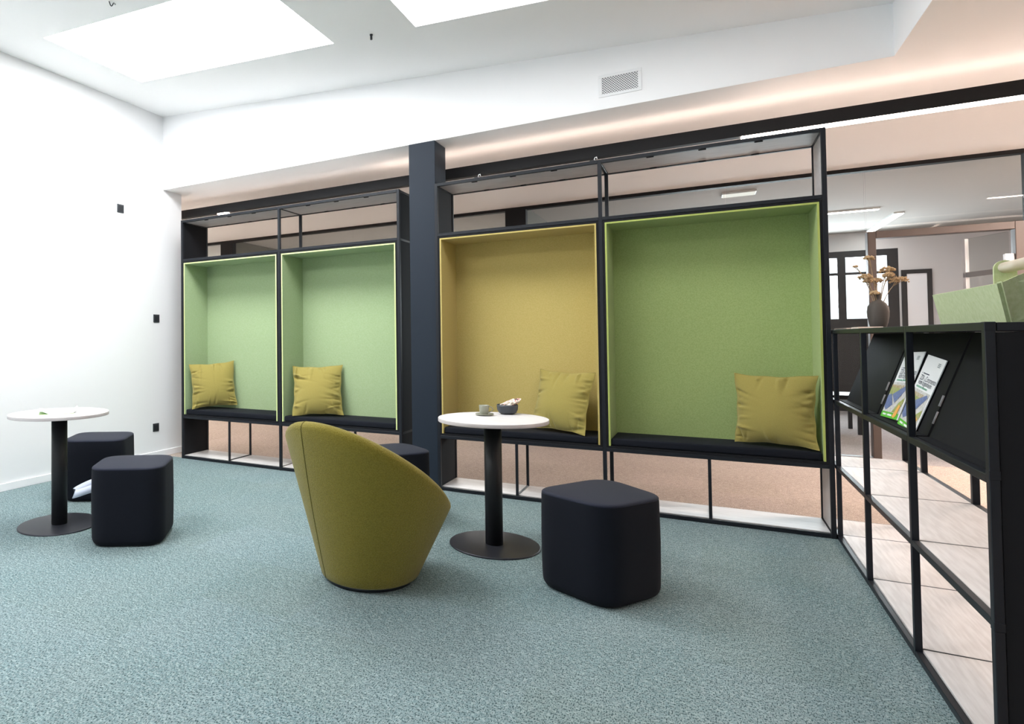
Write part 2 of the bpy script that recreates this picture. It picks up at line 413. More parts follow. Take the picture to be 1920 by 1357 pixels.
# glass partition along the corridor
b = new()
box(b, XFARL, XRIGHT, YG - .03, YG + .05, 2.737, ZL)
for x0, x1 in ((-2.03, -1.785), (2.49, 2.735)): box(b, x0, x1, YG - .035, YG + .055, 0, 2.737)
box(b, 6.9, 6.95, YG - .03, YG + .05, 0, 2.737)
box(b, XFARL, 5.858, YG - .03, YG + .05, 0, .035); box(b, 6.95, XRIGHT, YG - .03, YG + .05, 0, .035)
struct('window_10', b, M['beam'])
gx = [-5, -3.4, -2.03, -1.785, -.724, .354, 1.43, 2.49, 2.735, 3.7, 4.75, 5.853]
b = new()
for a_, c_ in zip(gx, gx[1:]):
    if (a_, c_) in ((-2.03, -1.785), (2.49, 2.735)): continue
    box(b, a_ + .004, c_ - .004, YG, YG + .012, .035, 2.737)
box(b, 5.857, 6.898, YG, YG + .012, 2.16, 2.737); box(b, 6.952, 8.2, YG, YG + .012, .035, 2.737)
struct('window_7', b, M['glass'])
# brown door frame in the glass partition
b = new()
box(b, 5.858, 5.918, YG - .04, YG + .06, 0, 2.155, .003); box(b, 6.825, 6.897, YG - .04, YG + .06, 0, 2.155, .003); box(b, 5.918, 6.825, YG - .04, YG + .06, 2.09, 2.155, .003)
box(b, 5.0, 5.858, YG - .04, YG + .06, .0, .042)
d1 = struct('door_1', b, M['doorframe'])
b = new()
def leafpt(t, z): return Vector((6.815 - .165 * t, YG + .06 + .42 * t, z))
slab(b, [leafpt(0, .02), leafpt(1, .02), leafpt(1, 2.08), leafpt(0, 2.08)], .012)
lf = obj('door_leaf', b, M['glass'], d1)
b = new(); slab(b, [leafpt(0, 1.72), leafpt(1, 1.72), leafpt(1, 1.765), leafpt(0, 1.765)], .03); obj('door_rail', b, M['grey'], lf)
b = new(); slab(b, [leafpt(.93, .02), leafpt(1.0, .02), leafpt(1.0, 2.08), leafpt(.93, 2.08)], .03); obj('door_edge', b, M['whiteleaf'], lf)
b = new(); box(b, 6.765, 6.825, YG - .02, YG + .03, 1.55, 1.88, .004); obj('door_lock', b, M['whiteleaf'], d1)

# ------------------------------------------------------------------ shelving units
def bar(parent, name, x0, x1, y0, y1, z0, z1, m='black', bev=.0015, label=None):
    bb = new(); box(bb, x0, x1, y0, y1, z0, z1, bev); return obj(name, bb, M[m], parent, label)

def niche(parent, x0, x1, felt, edgecol, label):
    z0, z1 = ZS + P + .002, ZM - P - .002
    t = .015; f = .011
    bb = new()
    box(bb, x0, x0 + t, .001, D - .02, z0, z1); box(bb, x1 - t, x1, .001, D - .02, z0, z1)
    box(bb, x0 + t, x1 - t, .001, D - .02, z1 - t, z1); box(bb, x0 + t, x1 - t, .001, D - .02, z0, z0 + t)
    box(bb, x0 + t, x1 - t, D - .03, D - .02, z0 + t, z1 - t)
    n = obj('niche', bb, M['blackpanel'], parent)
    a, c, zb, zt = x0 + t, x1 - t, z0 + t, z1 - t
    bb = new()
    box(bb, a, a + f, 0, D - .041, zb, zt); box(bb, c - f, c, 0, D - .041, zb, zt)
    box(bb, a + f, c - f, 0, D - .041, zt - f, zt); box(bb, a, c, D - .041, D - .0305, zb, zt)
    obj('felt_lining', bb, M[felt], n, label)
    bb = new()
    box(bb, a, a + f, -.0015, -.0002, zb, zt); box(bb, c - f, c, -.0015, -.0002, zb, zt); box(bb, a + f, c - f, -.0015, -.0002, zt - f, zt)
    obj('felt_edge', bb, M[edgecol], n)
    return a + f, c - f, zb

def unit(label, xs, felts, leftpanel, rightpanel):
    xa, xm, xb = xs
    t = thing('shelving_unit', label, 'shelving', ((xa + xb) / 2, D / 2, 0))
    posts = [(xa, xa + P), (xm - P / 2, xm + P / 2), (xb - P, xb)]
    for x0, x1 in posts:
        bar(t, 'post', x0, x1, 0, P, 0, ZT); bar(t, 'post', x0, x1, D - P, D, 0, ZT)
        for z in (0.004, ZS, ZM - P, ZT - P): bar(t, 'depth_rail', x0 + .003, x1 - .003, P, D - P, z + .002, z + P - .002)
    bays = [(posts[0][1], posts[1][0]), (posts[1][1], posts[2][0])]
    info = []
    for k, (x0, x1) in enumerate(bays):
        for z in (.003, ZS, ZM - P, ZT - P):
            bar(t, 'rail', x0, x1, 0, P, z, z + P); bar(t, 'rail', x0, x1, D - P, D, z, z + P)
        bar(t, 'top_board', x0 + .001, x1 - .001, P + .001, D - P - .001, ZT - .019, ZT - .004, 'shelfwoodx', label='pale wooden board')
        bar(t, 'bottom_board', x0 + .001, x1 - .001, P + .001, D - P - .001, .016, .032, 'shelfwoodx', label='pale wooden board')
        xc = (x0 + x1) / 2
        bar(t, 'short_post', xc - .009, xc + .009, .003, .021, .027, ZS)
        bar(t, 'short_post', xc - .009, xc + .009, D - .055, D - .037, .027, ZS)
        bar(t, 'floor_rod', xc - .006, xc + .006, .021, D - .055, .032, .040)
        # clips under the top board
        for q in (.25, .5, .75):
            xq = x0 + (x1 - x0) * q
            bar(t, 'clip', xq - .022, xq + .022, P, P + .012, ZT - .027, ZT - .0195, 'blackpanel'); bar(t, 'clip', xq - .022, xq + .022, D - P - .012, D - P, ZT - .027, ZT - .0195, 'blackpanel')
        info.append(niche(t, x0 + .0005, x1 - .0005, *felts[k]))
    if leftpanel:
        bar(t, 'side_panel', xa + .006, xa + .018, P, D - P, .03, ZT - P, 'blackpanel')
    if rightpanel == 'black':
        bar(t, 'side_panel', xb - .018, xb - .004, P, D - P, .03, ZT - P, 'blackpanel')
    else:
        bar(t, 'side_panel', xb - .017, xb - .006, P, D - P, .033, ZS - .003, 'shelfwood', label='pale wooden side panel of the low open bay')
        bar(t, 'side_panel', xb - .017, xb - .006, P, D - P, ZM + .003, ZT - P, 'shelfwoodx', label='pale wooden side panel of the open top bay')
    return t, info

uL, iL = unit('black tube shelving unit by the white wall with two light green felt niches', (0, LC, LR),
              [('greenfelt', 'feltedge_lit', 'light green felt lining'), ('greenfelt', 'feltedge_lit', 'light green felt lining')], True, 'black')
uR, iR = unit('black tube shelving unit right of the column with one yellow and one green niche', (R0, RC, RR),
              [('yellowfelt', 'yellowfelt', 'mustard yellow felt lining'), ('darkgreenfelt', 'feltedge_lit2', 'moss green felt lining')], True, 'wood')

# seat pads lying in the niches
pl = ['thin black seat pad in the green niche beside the white wall', 'thin black seat pad in the green niche left of the column',
      'thin black seat pad in the yellow niche', 'thin black seat pad in the large green niche on the right']
for (a, c, z), lb in zip(iL + iR, pl):
    bb = new(); box(bb, a + .004, c - .004, .008, D - .045, z + .0005, z + .05, .011, 3)
    o = obj('seat_pad', bb, M['pad'], None, smooth=True); tag(o, lb, 'seat pad', 'black seat pads in the niches')

# ------------------------------------------------------------------ scatter cushions
def pillow(x, y, z, yaw, tilt, roll, s, label, seed, lw):
    rnd = random.Random(seed)
    B = Matrix.Rotation(yaw, 3, 'Z') @ Matrix(((1, 0, 0), (0, cos(tilt), sin(tilt)), (0, -sin(tilt), cos(tilt)))) @ Matrix(((cos(roll), 0, sin(roll)), (0, 1, 0), (-sin(roll), 0, cos(roll))))
    N = 72; T = .078
    folds = []
    for _ in range(34):
        side = rnd.choice('LLRRRTB'); folds.append((side, rnd.uniform(-.9, .75), rnd.uniform(.02, .05), rnd.uniform(.18, .5) * lw, rnd.uniform(.012, .026) * rnd.choice((-1, 1, -1)), rnd.uniform(-.35, .35)))
    def h(u, v):
        base = T * max(0, 1 - abs(u) ** 2.2) ** .72 * max(0, 1 - abs(v) ** 2.2) ** .72
        base *= 1 + .16 * (-v) * (1 - u * u)
        d = 0
        for sd, pos, w, ln, amp, sl in folds:
            if sd == 'L': e, q = 1 + u, v
            elif sd == 'R': e, q = 1 - u, v
            elif sd == 'T': e, q = 1 - v, u
            else: e, q = 1 + v, u
            d += amp * math.exp(-((q - pos - sl * e) / w) ** 2) * math.exp(-(e / ln) ** 2) * min(1, e * 9)
        return base + d
    def xz(u, v):
        a = u * (1 - .085 * (1 - v * v)); c = v * (1 - .075 * (1 - u * u))
        a += .012 * sin(9 * v + seed) * (abs(u) ** 4); c += .010 * sin(8 * u + seed * 2) * (abs(v) ** 4)
        return a * s / 2, (c + 1) * s / 2
    bb = new(); grids = []
    for sgn in (-1, 1):
        g = []
        for j in range(N + 1):
            row = []
            for i in range(N + 1):
                u = sin(pi / 2 * (2 * i / N - 1)); v = sin(pi / 2 * (2 * j / N - 1))
                X, Z = xz(u, v); hh = h(u, v) if sgn < 0 else h(-u, v) * .55
                row.append(bb.verts.new(B @ Vector((X, sgn * max(hh, 0.001), Z)) + Vector((x, y, z))))
            g.append(row)
        for j in range(N):
            for i in range(N):
                q = (g[j][i], g[j][i + 1], g[j + 1][i + 1], g[j + 1][i])
                f = bb.faces.new(q if sgn < 0 else q[::-1]); f.smooth = True
        grids.append(g)
    per = [(0, i) for i in range(N)] + [(j, N) for j in range(N)] + [(N, i) for i in range(N, 0, -1)] + [(j, 0) for j in range(N, 0, -1)]
    for a_, c_ in zip(per, per[1:] + per[:1]):
        f = bb.faces.new((grids[0][a_[0]][a_[1]], grids[1][a_[0]][a_[1]], grids[1][c_[0]][c_[1]], grids[0][c_[0]][c_[1]])); f.smooth = True
    pip = [tuple((grids[0][j][i].co + grids[1][j][i].co) / 2) for j, i in per]
    t = thing('scatter_cushion', label, 'cushion', (x, y, z), 'olive scatter cushions in the niches')
    obj('cover', bb, M['cushion'], t)
    bb = new(); tube(bb, pip[::2], .0026, 6, True); obj('piping', bb, M['cushion'], t)
    return t

pillow(.321, .140, .520, .70, .145, -.066, .451, 'olive cushion leaning into the corner of the niche beside the white wall', 3, 1)
pillow(1.561, .103, .508, .458, .294, -.025, .462, 'olive cushion leaning in the green niche just left of the column', 5, 1)
pillow(3.605, .095, .508, -.412, .295, .018, .454, 'olive cushion in the yellow niche behind the round table', 8, .8)
pillow(4.893, .09, .508, -.375, .06, -.008, .440, 'large looking olive cushion in the right corner of the big green niche', 11, .8)

# ------------------------------------------------------------------ low shelf running toward the camera
t = thing('low_shelf', 'black low open shelf with pale boards running from the tall unit towards the camera', 'shelving', ((XS + XB) / 2, -1, 0))
YA = .395
ys = [Y4, Y3, Y2, 0.0, YA]
PP = .025
for i, y in enumerate(ys):
    y0, y1 = (y, y + PP) if i == 0 else ((y - PP, y) if i == len(ys) - 1 else (y - PP / 2, y + PP / 2))
    xf = XS if y < -.01 else XS + .002
    bar(t, 'post', xf, xf + PP - .004, y0, y1, 0, HL)
    bar(t, 'post', XB - PP, XB, y0, y1, 0, HL)
    for z in (.012, ZS + .003, HL - PP): bar(t, 'depth_rail', XS + PP, XB - PP, (y0 + y1) / 2 - .004, (y0 + y1) / 2 + .004, z, z + .0195)
    bar(t, 'depth_rail', XS + PP, XB - PP, (y0 + y1) / 2 - .008, (y0 + y1) / 2 + .008, HM - P, HM)
edges = []
for i in range(4):
    a = ys[i] + (PP if i == 0 else PP / 2); c = ys[i + 1] - (PP if i == 3 else PP / 2)
    for z in (.0, ZS, HM - P, HL - P):
        bar(t, 'rail', XS, XS + PP - .004, a, c, z + .001, z + P)
        if z != HM - P: bar(t, 'rail', XB - PP, XB, a, c, z + .001, z + P)
    for z in (.031, ZS + .0225):
        bar(t, 'shelf_board', XS + PP - .003, XB - PP + .003, (ys[i] + .018 if i == 0 else ys[i] + .005), ys[i + 1] - .005, z - .012, z, 'shelfwood', label='pale wooden shelf board')
bar(t, 'top_board', XS + PP - .003, XB - .002, ys[0] + PP, ys[-1] - PP, HL - .018, HL - .003, 'blackpanel')
bar(t, 'end_panel', XS + PP - .0035, XB - PP - .0005, Y4 + .004, Y4 + .016, P + .001, HL - P - .003, 'blackpanel')
bar(t, 'end_rail', XS + PP - .001, XB - PP, Y4, Y4 + PP, HL - P, HL - .001); bar(t, 'end_rail', XS + PP - .001, XB - PP, Y4, Y4 + PP, .001, P)
# joint collars on the end post
for z in (.40, .80, HL - P): bar(t, 'post_joint', XS - .001, XS + PP - .003, Y4 - .0012, Y4 + PP, z, z + P + .001)
# tilted display panels in the top row
for i in range(3):
    a, c = ys[i] + (.035 if i == 0 else .012), ys[i + 1] - .012
    bb = new(); slab(bb, [(5.228, c, .812), (5.228, a, .812), (5.356, a, 1.195), (5.356, c, 1.195)], .010)
    pnl = obj('display_panel', bb, M['blackpanel'], t)
    bb = new(); box(bb, 5.195, 5.262, a, c, HM - .006, HM + .003); obj('display_ledge', bb, M['blackpanel'], pnl)
    if i:
        bb = new(); cyl(bb, (5.243, a - .006, .86), (5.258, a - .006, .905), .003, n=10); cyl(bb, (5.262, a - .006, .925), (5.275, a - .006, .965), .0035, n=10); obj('gap_light_pin', bb, M['grey'], pnl)  # pale pins added to imitate light through the panel gap

# brochures leaning on the middle panel
def tomesh(txt, size, m, parent, org, ex, ey, name):
    cu = bpy.data.curves.new('lettering', 'FONT'); cu.body = txt; cu.size = size; cu.extrude = 0
    to = bpy.data.objects.new('lettering', cu); COL.objects.link(to)
    dg = bpy.context.evaluated_depsgraph_get(); dg.update()
    me = to.evaluated_get(dg).to_mesh()
    bb = new()
    vs = [bb.verts.new(org + ex * v.co.x + ey * v.co.y) for v in me.vertices]
    for p in me.polygons:
        try: bb.faces.new([vs[i] for i in p.vertices])
        except ValueError: pass
    to.evaluated_get(dg).to_mesh_clear()
    bpy.data.objects.remove(to); bpy.data.curves.remove(cu)
    return obj(name, bb, m, parent)

def brochure(y0, y1, sh, label):
    """y0 = far edge (left in the photo), y1 = near edge, sh = sideways lean of the top edge"""
    o = Vector((5.2245, y0, .8135)); Wd = abs(y1 - y0); Hh = .308
    up = Vector((.128, 0, .383)).normalized(); rt = Vector((0, -1, 0))
    a = -sh / Hh; ex = (rt * cos(a) - up * sin(a)).normalized(); ey = (up * cos(a) + rt * sin(a)).normalized()
    nn = ex.cross(ey); o = o + nn * .003
    if nn.x > 0: nn = -nn
    t = thing('brochure', label, 'brochure', tuple(o), 'brochures on the display panel')
    def P3(u, v, k=0): return o + ex * (u * Wd) + ey * (v * Hh) + nn * (.0006 * k + .001)
    def patch(name, pts, m, k, lab=None):
        bb = new(); bb.faces.new([bb.verts.new(P3(u, v, k)) for u, v in pts]); return obj(name, bb, M[m], t, lab)
    bb = new(); slab(bb, [P3(0, 0), P3(1, 0), P3(1, 1), P3(0, 1)], .003); obj('pages', bb, M['paper'], t)
    patch('cover_photo', [(0, .085), (.955, .085), (.955, .54), (0, .54)], 'pave', 1, 'printed photo of roof solar panels')
    patch('photo_soil', [(0, .50), (.7, .50), (.62, .44), (0, .47)], 'soil', 2)
    patch('photo_grass', [(0, .47), (.62, .44), (.55, .40), (.2, .33), (0, .36)], 'grass', 2)
    patch('photo_solar_panel', [(0, .33), (.17, .36), (.43, .20), (.17, .11), (.03, .15)], 'solar', 3)
    patch('photo_solar_panel', [(.22, .35), (.85, .52), (.93, .49), (.50, .23)], 'solar', 3)
    patch('photo_lawn', [(.52, .09), (.72, .24), (.93, .33), (.95, .24), (.80, .09)], 'grass', 2)
    patch('photo_flower', [(.66, .03), (.80, .22), (.90, .20), (.86, .05), (.76, .015)], 'orange', 4)
    patch('green_strip', [(0, 0), (.955, 0), (.955, .085), (0, .085)], 'green', 2)
    for u0, u1 in ((.10, .28), (.32, .34), (.38, .62)): patch('strip_lettering', [(u0, .032), (u1, .032), (u1, .058), (u0, .058)], 'printwhite', 3)
    for u0, u1 in ((.13, .15), (.20, .52)): patch('small_lettering', [(u0, .752), (u1, .752), (u1, .766), (u0, .766)], 'ink', 2)
    for v in (.885, .905, .925): patch('corner_mark', [(.73, v), (.86, v), (.86, v + .012), (.73, v + .012)], 'logoink', 2)
    tomesh('ZDI - Commento', .030 * Wd / .25, M['ink'], t, P3(.13, .665, 2), ex, ey, 'title_lettering')
    tomesh('vom Eigenheim', .030 * Wd / .25, M['ink'], t, P3(.13, .605, 2), ex, ey, 'title_lettering')
    for u0, u1 in ((.12, .42), (.45, .72)): patch('subtitle_lettering', [(u0, .562), (u1, .562), (u1, .585), (u0, .585)], 'greenink', 2)
    return t
brochure(-.872, -1.152, .012, 'white and green solar brochure on the shelf panel, the left one behind the black post')
brochure(-1.172, -1.428, -.022, 'white and green solar brochure on the shelf panel, the right one of the pair')

# ------------------------------------------------------------------ things on the low shelf
# felt caddy
zt0 = HL + .002
t = thing('felt_caddy', 'pale green felt caddy with a wooden bar handle on the low shelf', 'caddy', (5.41, -1.78, zt0))
xl0, xl1, xr0, xr1 = 5.322, 5.285, 5.52, 5.556   # bottom/top of left and right sides
ya0, ya1, yb0, yb1 = -1.395, -1.455, -2.010, -2.075
zt1 = zt0 + .118
bb = new(); slab(bb, [(xl0, ya0, zt0), (xl0, yb0, zt0), (xl1, yb1, zt1), (xl1, ya1, zt1)], -.009); obj('side', bb, M['caddyfelt'], t)
bb = new(); slab(bb, [(xr0, ya0, zt0), (xr0, yb0, zt0), (xr1, yb1, zt1 + .004), (xr1, ya1, zt1 + .004)], .009); obj('side', bb, M['caddyfelt'], t)
def endp(yb_, yt_, rise):
    bb = new(); pts = [(xl0, yb_, zt0), (xr0, yb_, zt0), (xr1, yt_, zt1)]
    for k in range(9):
        q = k / 8; pts.append((xr1 + (xl1 - xr1) * q, yt_, zt1 + rise * sin(pi * q)))
    A = [bb.verts.new(p) for p in pts[:2] + pts[3:]]; B_ = [bb.verts.new((p.co.x, p.co.y - .009, p.co.z)) for p in A]
    bb.faces.new(A); bb.faces.new(B_[::-1])
    for i in range(len(A)): bb.faces.new((A[i], B_[i], B_[(i + 1) % len(A)], A[(i + 1) % len(A)]))
    return bb
obj('end', endp(ya0, ya1, .012), M['caddyfelt'], t); obj('end', endp(yb0, yb1, .05), M['caddyfelt'], t)
bb = new(); box(bb, xl0 + .004, xr0 - .004, yb0, ya0, zt0, zt0 + .008); obj('bottom', bb, M['caddyfelt'], t)
bb = new(); slab(bb, [(xl0 - .0005, yb0 + .03, zt0), (xl0 - .0005, yb0 - .004, zt0), (xl1 - .0005, yb1 - .006, zt1 + .003), (xl1 - .0005, yb1 + .028, zt1 + .003)], .004); obj('corner_strip', bb, M['caddyfelt'], t, 'paler folded felt strip')
for yt in (-1.615, -1.875):
    bb = new(); pts = []
    for k in range(13):
        a_ = pi * k / 12; pts.append((5.425 + .0285 * cos(a_), zt0 + .193 + .0285 * sin(a_)))
    pts = [(5.4535, zt0 + .008)] + pts + [(5.3965, zt0 + .008)]
    A = [bb.verts.new((x, yt, z)) for x, z in pts]; B_ = [bb.verts.new((x, yt - .010, z)) for x, z in pts]
    bb.faces.new(A); bb.faces.new(B_[::-1])
    for i in range(len(A)): bb.faces.new((A[i], B_[i], B_[(i + 1) % len(A)], A[(i + 1) % len(A)]))
    obj('handle_tab', bb, M['caddyfelt'], t)
bb = new(); cyl(bb, (5.425, -1.60, zt0 + .195), (5.425, -1.905, zt0 + .195), .019, n=20); obj('handle_bar', bb, M['dowel'], t, 'pale wooden handle bar')
bb = new()
for q in (.05, .38, .62, .96):
    for s_ in (.35, .8):
        p0 = Vector((xl0 + (xl1 - xl0) * s_, (ya0 + (ya1 - ya0) * s_) * (1 - q) + (yb0 + (yb1 - yb0) * s_) * q, zt0 + .118 * s_))
        cyl(bb, p0 + Vector((-.0015, 0, 0)), p0 + Vector((.001, 0, 0)), .002, n=6)
obj('stitch_pins', bb, M['switch'], t)

# vase with dried flowers
VX, VY = 5.37, -.05
t = thing('vase', 'brown grey stoneware vase on the low shelf holding dried flowers', 'vase', (VX, VY, HL - .002))
bb = new()
prof = [(0, 0), (.036, 0), (.041, .008), (.051, .045), (.0575, .09), (.059, .125), (.055, .155), (.044, .178), (.030, .192), (.0175, .203), (.0135, .213), (.0140, .225), (.0185, .247), (.0188, .25), (.016, .25), (.011, .232), (.0105, .21), (.0, .20)]
lathe(bb, [(r_ * .82, z_ * .82) for r_, z_ in prof], VX, VY, HL - .002, 40); obj('body', bb, M['vase'], t)
fl = thing('dried_flowers', 'tan dried yarrow stems standing in the brown vase', 'dried flowers', (VX, VY, HL + .165))
rx = Vector((.851, .526, 0)); fy = Vector((-.525, .851, 0))  # sideways / away
base = Vector((VX, VY, HL + .165))
heads = [(-.035, .01, .235, .022, 1), (-.075, -.01, .125, .03, 1), (-.10, .02, .19, .012, 0), (.075, .02, .165, .036, 1), (.115, -.01, .105, .040, 1), (.02, .03, .105, .03, 1),
         (.15, .02, .115, .022, 0), (-.025, -.01, .035, .022, 1), (.045, -.02, .135, .022, 1), (-.055, .0, .105, .02, 1), (.095, .03, .14, .026, 1)]
rnd = random.Random(4)
for sx_, sy_, h_, rad_, dense in heads:
    tip = base + rx * sx_ + fy * sy_ + Vector((0, 0, h_)); mid = base + rx * sx_ * .35 + fy * sy_ * .4 + Vector((0, 0, h_ * .55))
    bb = new(); low = base + rx * sx_ * .03 - Vector((0, 0, .10))
    pts = []
    for k in range(9):
        q = k / 8; pts.append(low * (1 - q) ** 2 + mid * 2 * q * (1 - q) + tip * q * q)
    tube(bb, pts, [.0022 - .0008 * k / 8 for k in range(9)], 6)
    for k in range(5):
        e = tip + rx * rnd.uniform(-1, 1) * rad_ + fy * rnd.uniform(-1, 1) * rad_ + Vector((0, 0, rnd.uniform(-.2, .5) * rad_))
        tube(bb, [pts[6], (pts[7] + e) / 2, e], .0011, 5)
    st = obj('stem', bb, M['stem'], fl)
    bb = new()
    for k in range(80 if dense else 20):
        a_ = rnd.uniform(0, 2 * pi); rr = rad_ * math.sqrt(rnd.random())
        c_ = tip + rx * rr * cos(a_) + fy * rr * sin(a_) + Vector((0, 0, (1 - (rr / rad_) ** 2) * rad_ * .45 + rnd.uniform(-.25, .25) * rad_))
        t2 = bmesh.new(); bmesh.ops.create_icosphere(t2, subdivisions=1, radius=rnd.uniform(.003, .0068)); merge(bb, t2, Matrix.Translation(c_))
    obj('flower_head', bb, M['flower'], st, smooth=True)
# flat papers beside the vase
def sheet(x, y, w, d_, a_, z, m, label, cat='paper'):
    bb = new(); box(bb, -w / 2, w / 2, -d_ / 2, d_ / 2, 0, .011, .002, mtx=Matrix.Translation((x, y, z)) @ Matrix.Rotation(a_, 4, 'Z'))
    return tag(obj('paper_stack', bb, M[m], None), label, cat)
sheet(5.295, .19, .12, .30, .05, HL - .001, 'pinkpaper', 'pinkish paper pad on the low shelf between the tall unit and the vase')
sheet(5.275, -.31, .10, .27, -.05, HL - .001, 'pinkpaper', 'pinkish paper pad on the low shelf on the near side of the vase')

# ------------------------------------------------------------------ tables
def table(x, y, label):
    t = thing('round_table', label, 'table', (x, y, 0), 'round pedestal tables')
    bb = new(); lathe(bb, [(0, .708), (.3035, .708), (.3078, .711), (.3078, .7265), (.3065, .7282)], x, y, 0, 96)
    lathe(bb, [(.3065, .7282), (0, .7283)], x, y, 0, 96)
    obj('tabletop', bb, M['tabletop'], t)
    bb = new(); lathe(bb, [(.3079, .7085), (.3084, .7105), (.3084, .7265), (.3074, .7283)], x, y, 0, 96); obj('edge_band', bb, M['tableedge'], t)
    bb = new(); lathe(bb, [(.0, .0075), (.049, .0075), (.049, .700), (.0, .700)], x, y, 0, 48); obj('pedestal', bb, M['metal'], t)
    bb = new(); box(bb, x - .13, x + .13, y - .13, y + .13, .700, .708, .002); obj('mounting_plate', bb, M['metal'], t)
    bb = new(); lathe(bb, [(0, 0), (.2515, 0), (.2525, .003), (.250, .008), (.246, .009), (0, .0095)], x, y, 0, 96); obj('base_disc', bb, M['disc'], t, 'round flat steel base disc')
    return t
table(.934, -2.102, 'round white table by the white wall with a leaflet on it')
table(3.483, -1.093, 'round white table before the yellow niche with a cup and a bowl on it')
# leaflet on the left table
zt_ = .7285
t = thing('leaflet', 'white folded leaflet with green print lying open on the left table', 'leaflet', (.93, -2.1, zt_))
lr_, la_ = Vector((.59, .807, 0)), Vector((-.807, .59, 0))
nxt = lambda u, v: Vector((.93, -2.1, 0)) + lr_ * u + la_ * v
bb = new()
prof = [(-.125, .022), (-.10, .020), (-.06, .002), (.0, .001), (.085, .004), (.112, .030)]
for k in range(len(prof) - 1):
    (u0, h0), (u1, h1) = prof[k], prof[k + 1]
    vs = [nxt(u0, -.09) + Vector((0, 0, zt_ + h0)), nxt(u1, -.10) + Vector((0, 0, zt_ + h1)), nxt(u1, .11) + Vector((0, 0, zt_ + h1)), nxt(u0, .11) + Vector((0, 0, zt_ + h0))]
    slab(bb, vs, .0006)
obj('open_sheet', bb, M['paper'], t)
bb = new(); slab(bb, [nxt(-.12, -.112) + Vector((0, 0, zt_ + .001)), nxt(.09, -.118) + Vector((0, 0, zt_ + .001)), nxt(.09, .10) + Vector((0, 0, zt_ + .001)), nxt(-.12, .10) + Vector((0, 0, zt_ + .001))], .0006)
obj('lower_sheet', bb, M['leaflet'], t, 'green printed lower page')
# cup, saucer, bowl, wrapper
z0 = .7284
cxp, cyp = 3.407, -.991
t = thing('saucer', 'sage grey saucer under the small cup on the right table', 'saucer', (cxp, cyp, z0))
bb = new(); lathe(bb, [(0, .0), (.036, 0), (.052, .006), (.0535, .0095), (.052, .0105), (.047, .007), (0, .0055)], cxp, cyp, z0, 40); obj('dish', bb, M['cup'], t)
bb = new(); lathe(bb, [(.0525, .0098), (.054, .0105), (.0525, .0112)], cxp, cyp, z0, 40); obj('rim', bb, M['cup'], t)
K_ = .87; cu_ = (cxp - .004, cyp + .003, z0 + .0062)
t = thing('coffee_cup', 'small sage grey coffee cup on its saucer on the right table', 'cup', cu_)
bb = new(); lathe(bb, [(r_ * K_, z_ * K_) for r_, z_ in [(0, 0), (.027, 0), (.0285, .004), (.0335, .058), (.0335, .062), (.031, .062), (.027, .008), (0, .006)]], *cu_, 40); obj('body', bb, M['cup'], t)
bb = new(); c0 = Vector(cu_) + rx * .0255
tube(bb, [c0 + rx * (.026 * sin(pi * k / 12) ** .7 + .002) + Vector((0, 0, .047 - .036 * k / 12)) for k in range(13)], .0027, 8); obj('handle', bb, M['cup'], t)
bxp, byp = 3.508, -.86
t = thing('bowl', 'small dark slate bowl on the right table beside the cup', 'bowl', (bxp, byp, z0))
bb = new(); lathe(bb, [(0, 0), (.036, 0), (.050, .008), (.060, .026), (.0625, .048), (.0622, .056), (.0595, .056), (.056, .028), (.045, .011), (0, .006)], bxp, byp, z0, 48); obj('vessel', bb, M['bowl'], t)
bb = new(); lathe(bb, [(.0595, .0555), (.0608, .0572), (.0622, .0555)], bxp, byp, z0, 48); obj('rim', bb, M['bowl'], t)
bb = new(); t2 = bmesh.new(); bmesh.ops.create_icosphere(t2, subdivisions=4, radius=1)
rnd = random.Random(9); dirs = [(Vector((rnd.gauss(0, 1), rnd.gauss(0, 1), rnd.gauss(0, 1))).normalized(), rnd.uniform(3, 9), rnd.uniform(0, 6)) for _ in range(9)]
for v in t2.verts:
    n_ = v.co.normalized(); k = 1 + sum(.05 * sin(f_ * n_.dot(d_) * 2 + p_) for d_, f_, p_ in dirs); v.co = n_ * k
mt = Matrix.Translation(Vector((bxp, byp, z0 + .060)) + rx * .019 + Vector((0, 0, .004))) @ Matrix.Rotation(math.atan2(.526, .851), 4, 'Z') @ Matrix.Rotation(rad(-20), 4, 'Y') @ Matrix.Diagonal((.062, .034, .0195, 1))
merge(bb, t2, mt)
o = obj('snack_packet', bb, M['wrapper'], None, smooth=False); tag(o, 'crumpled red and cream snack packet lying in the dark bowl', 'packet')

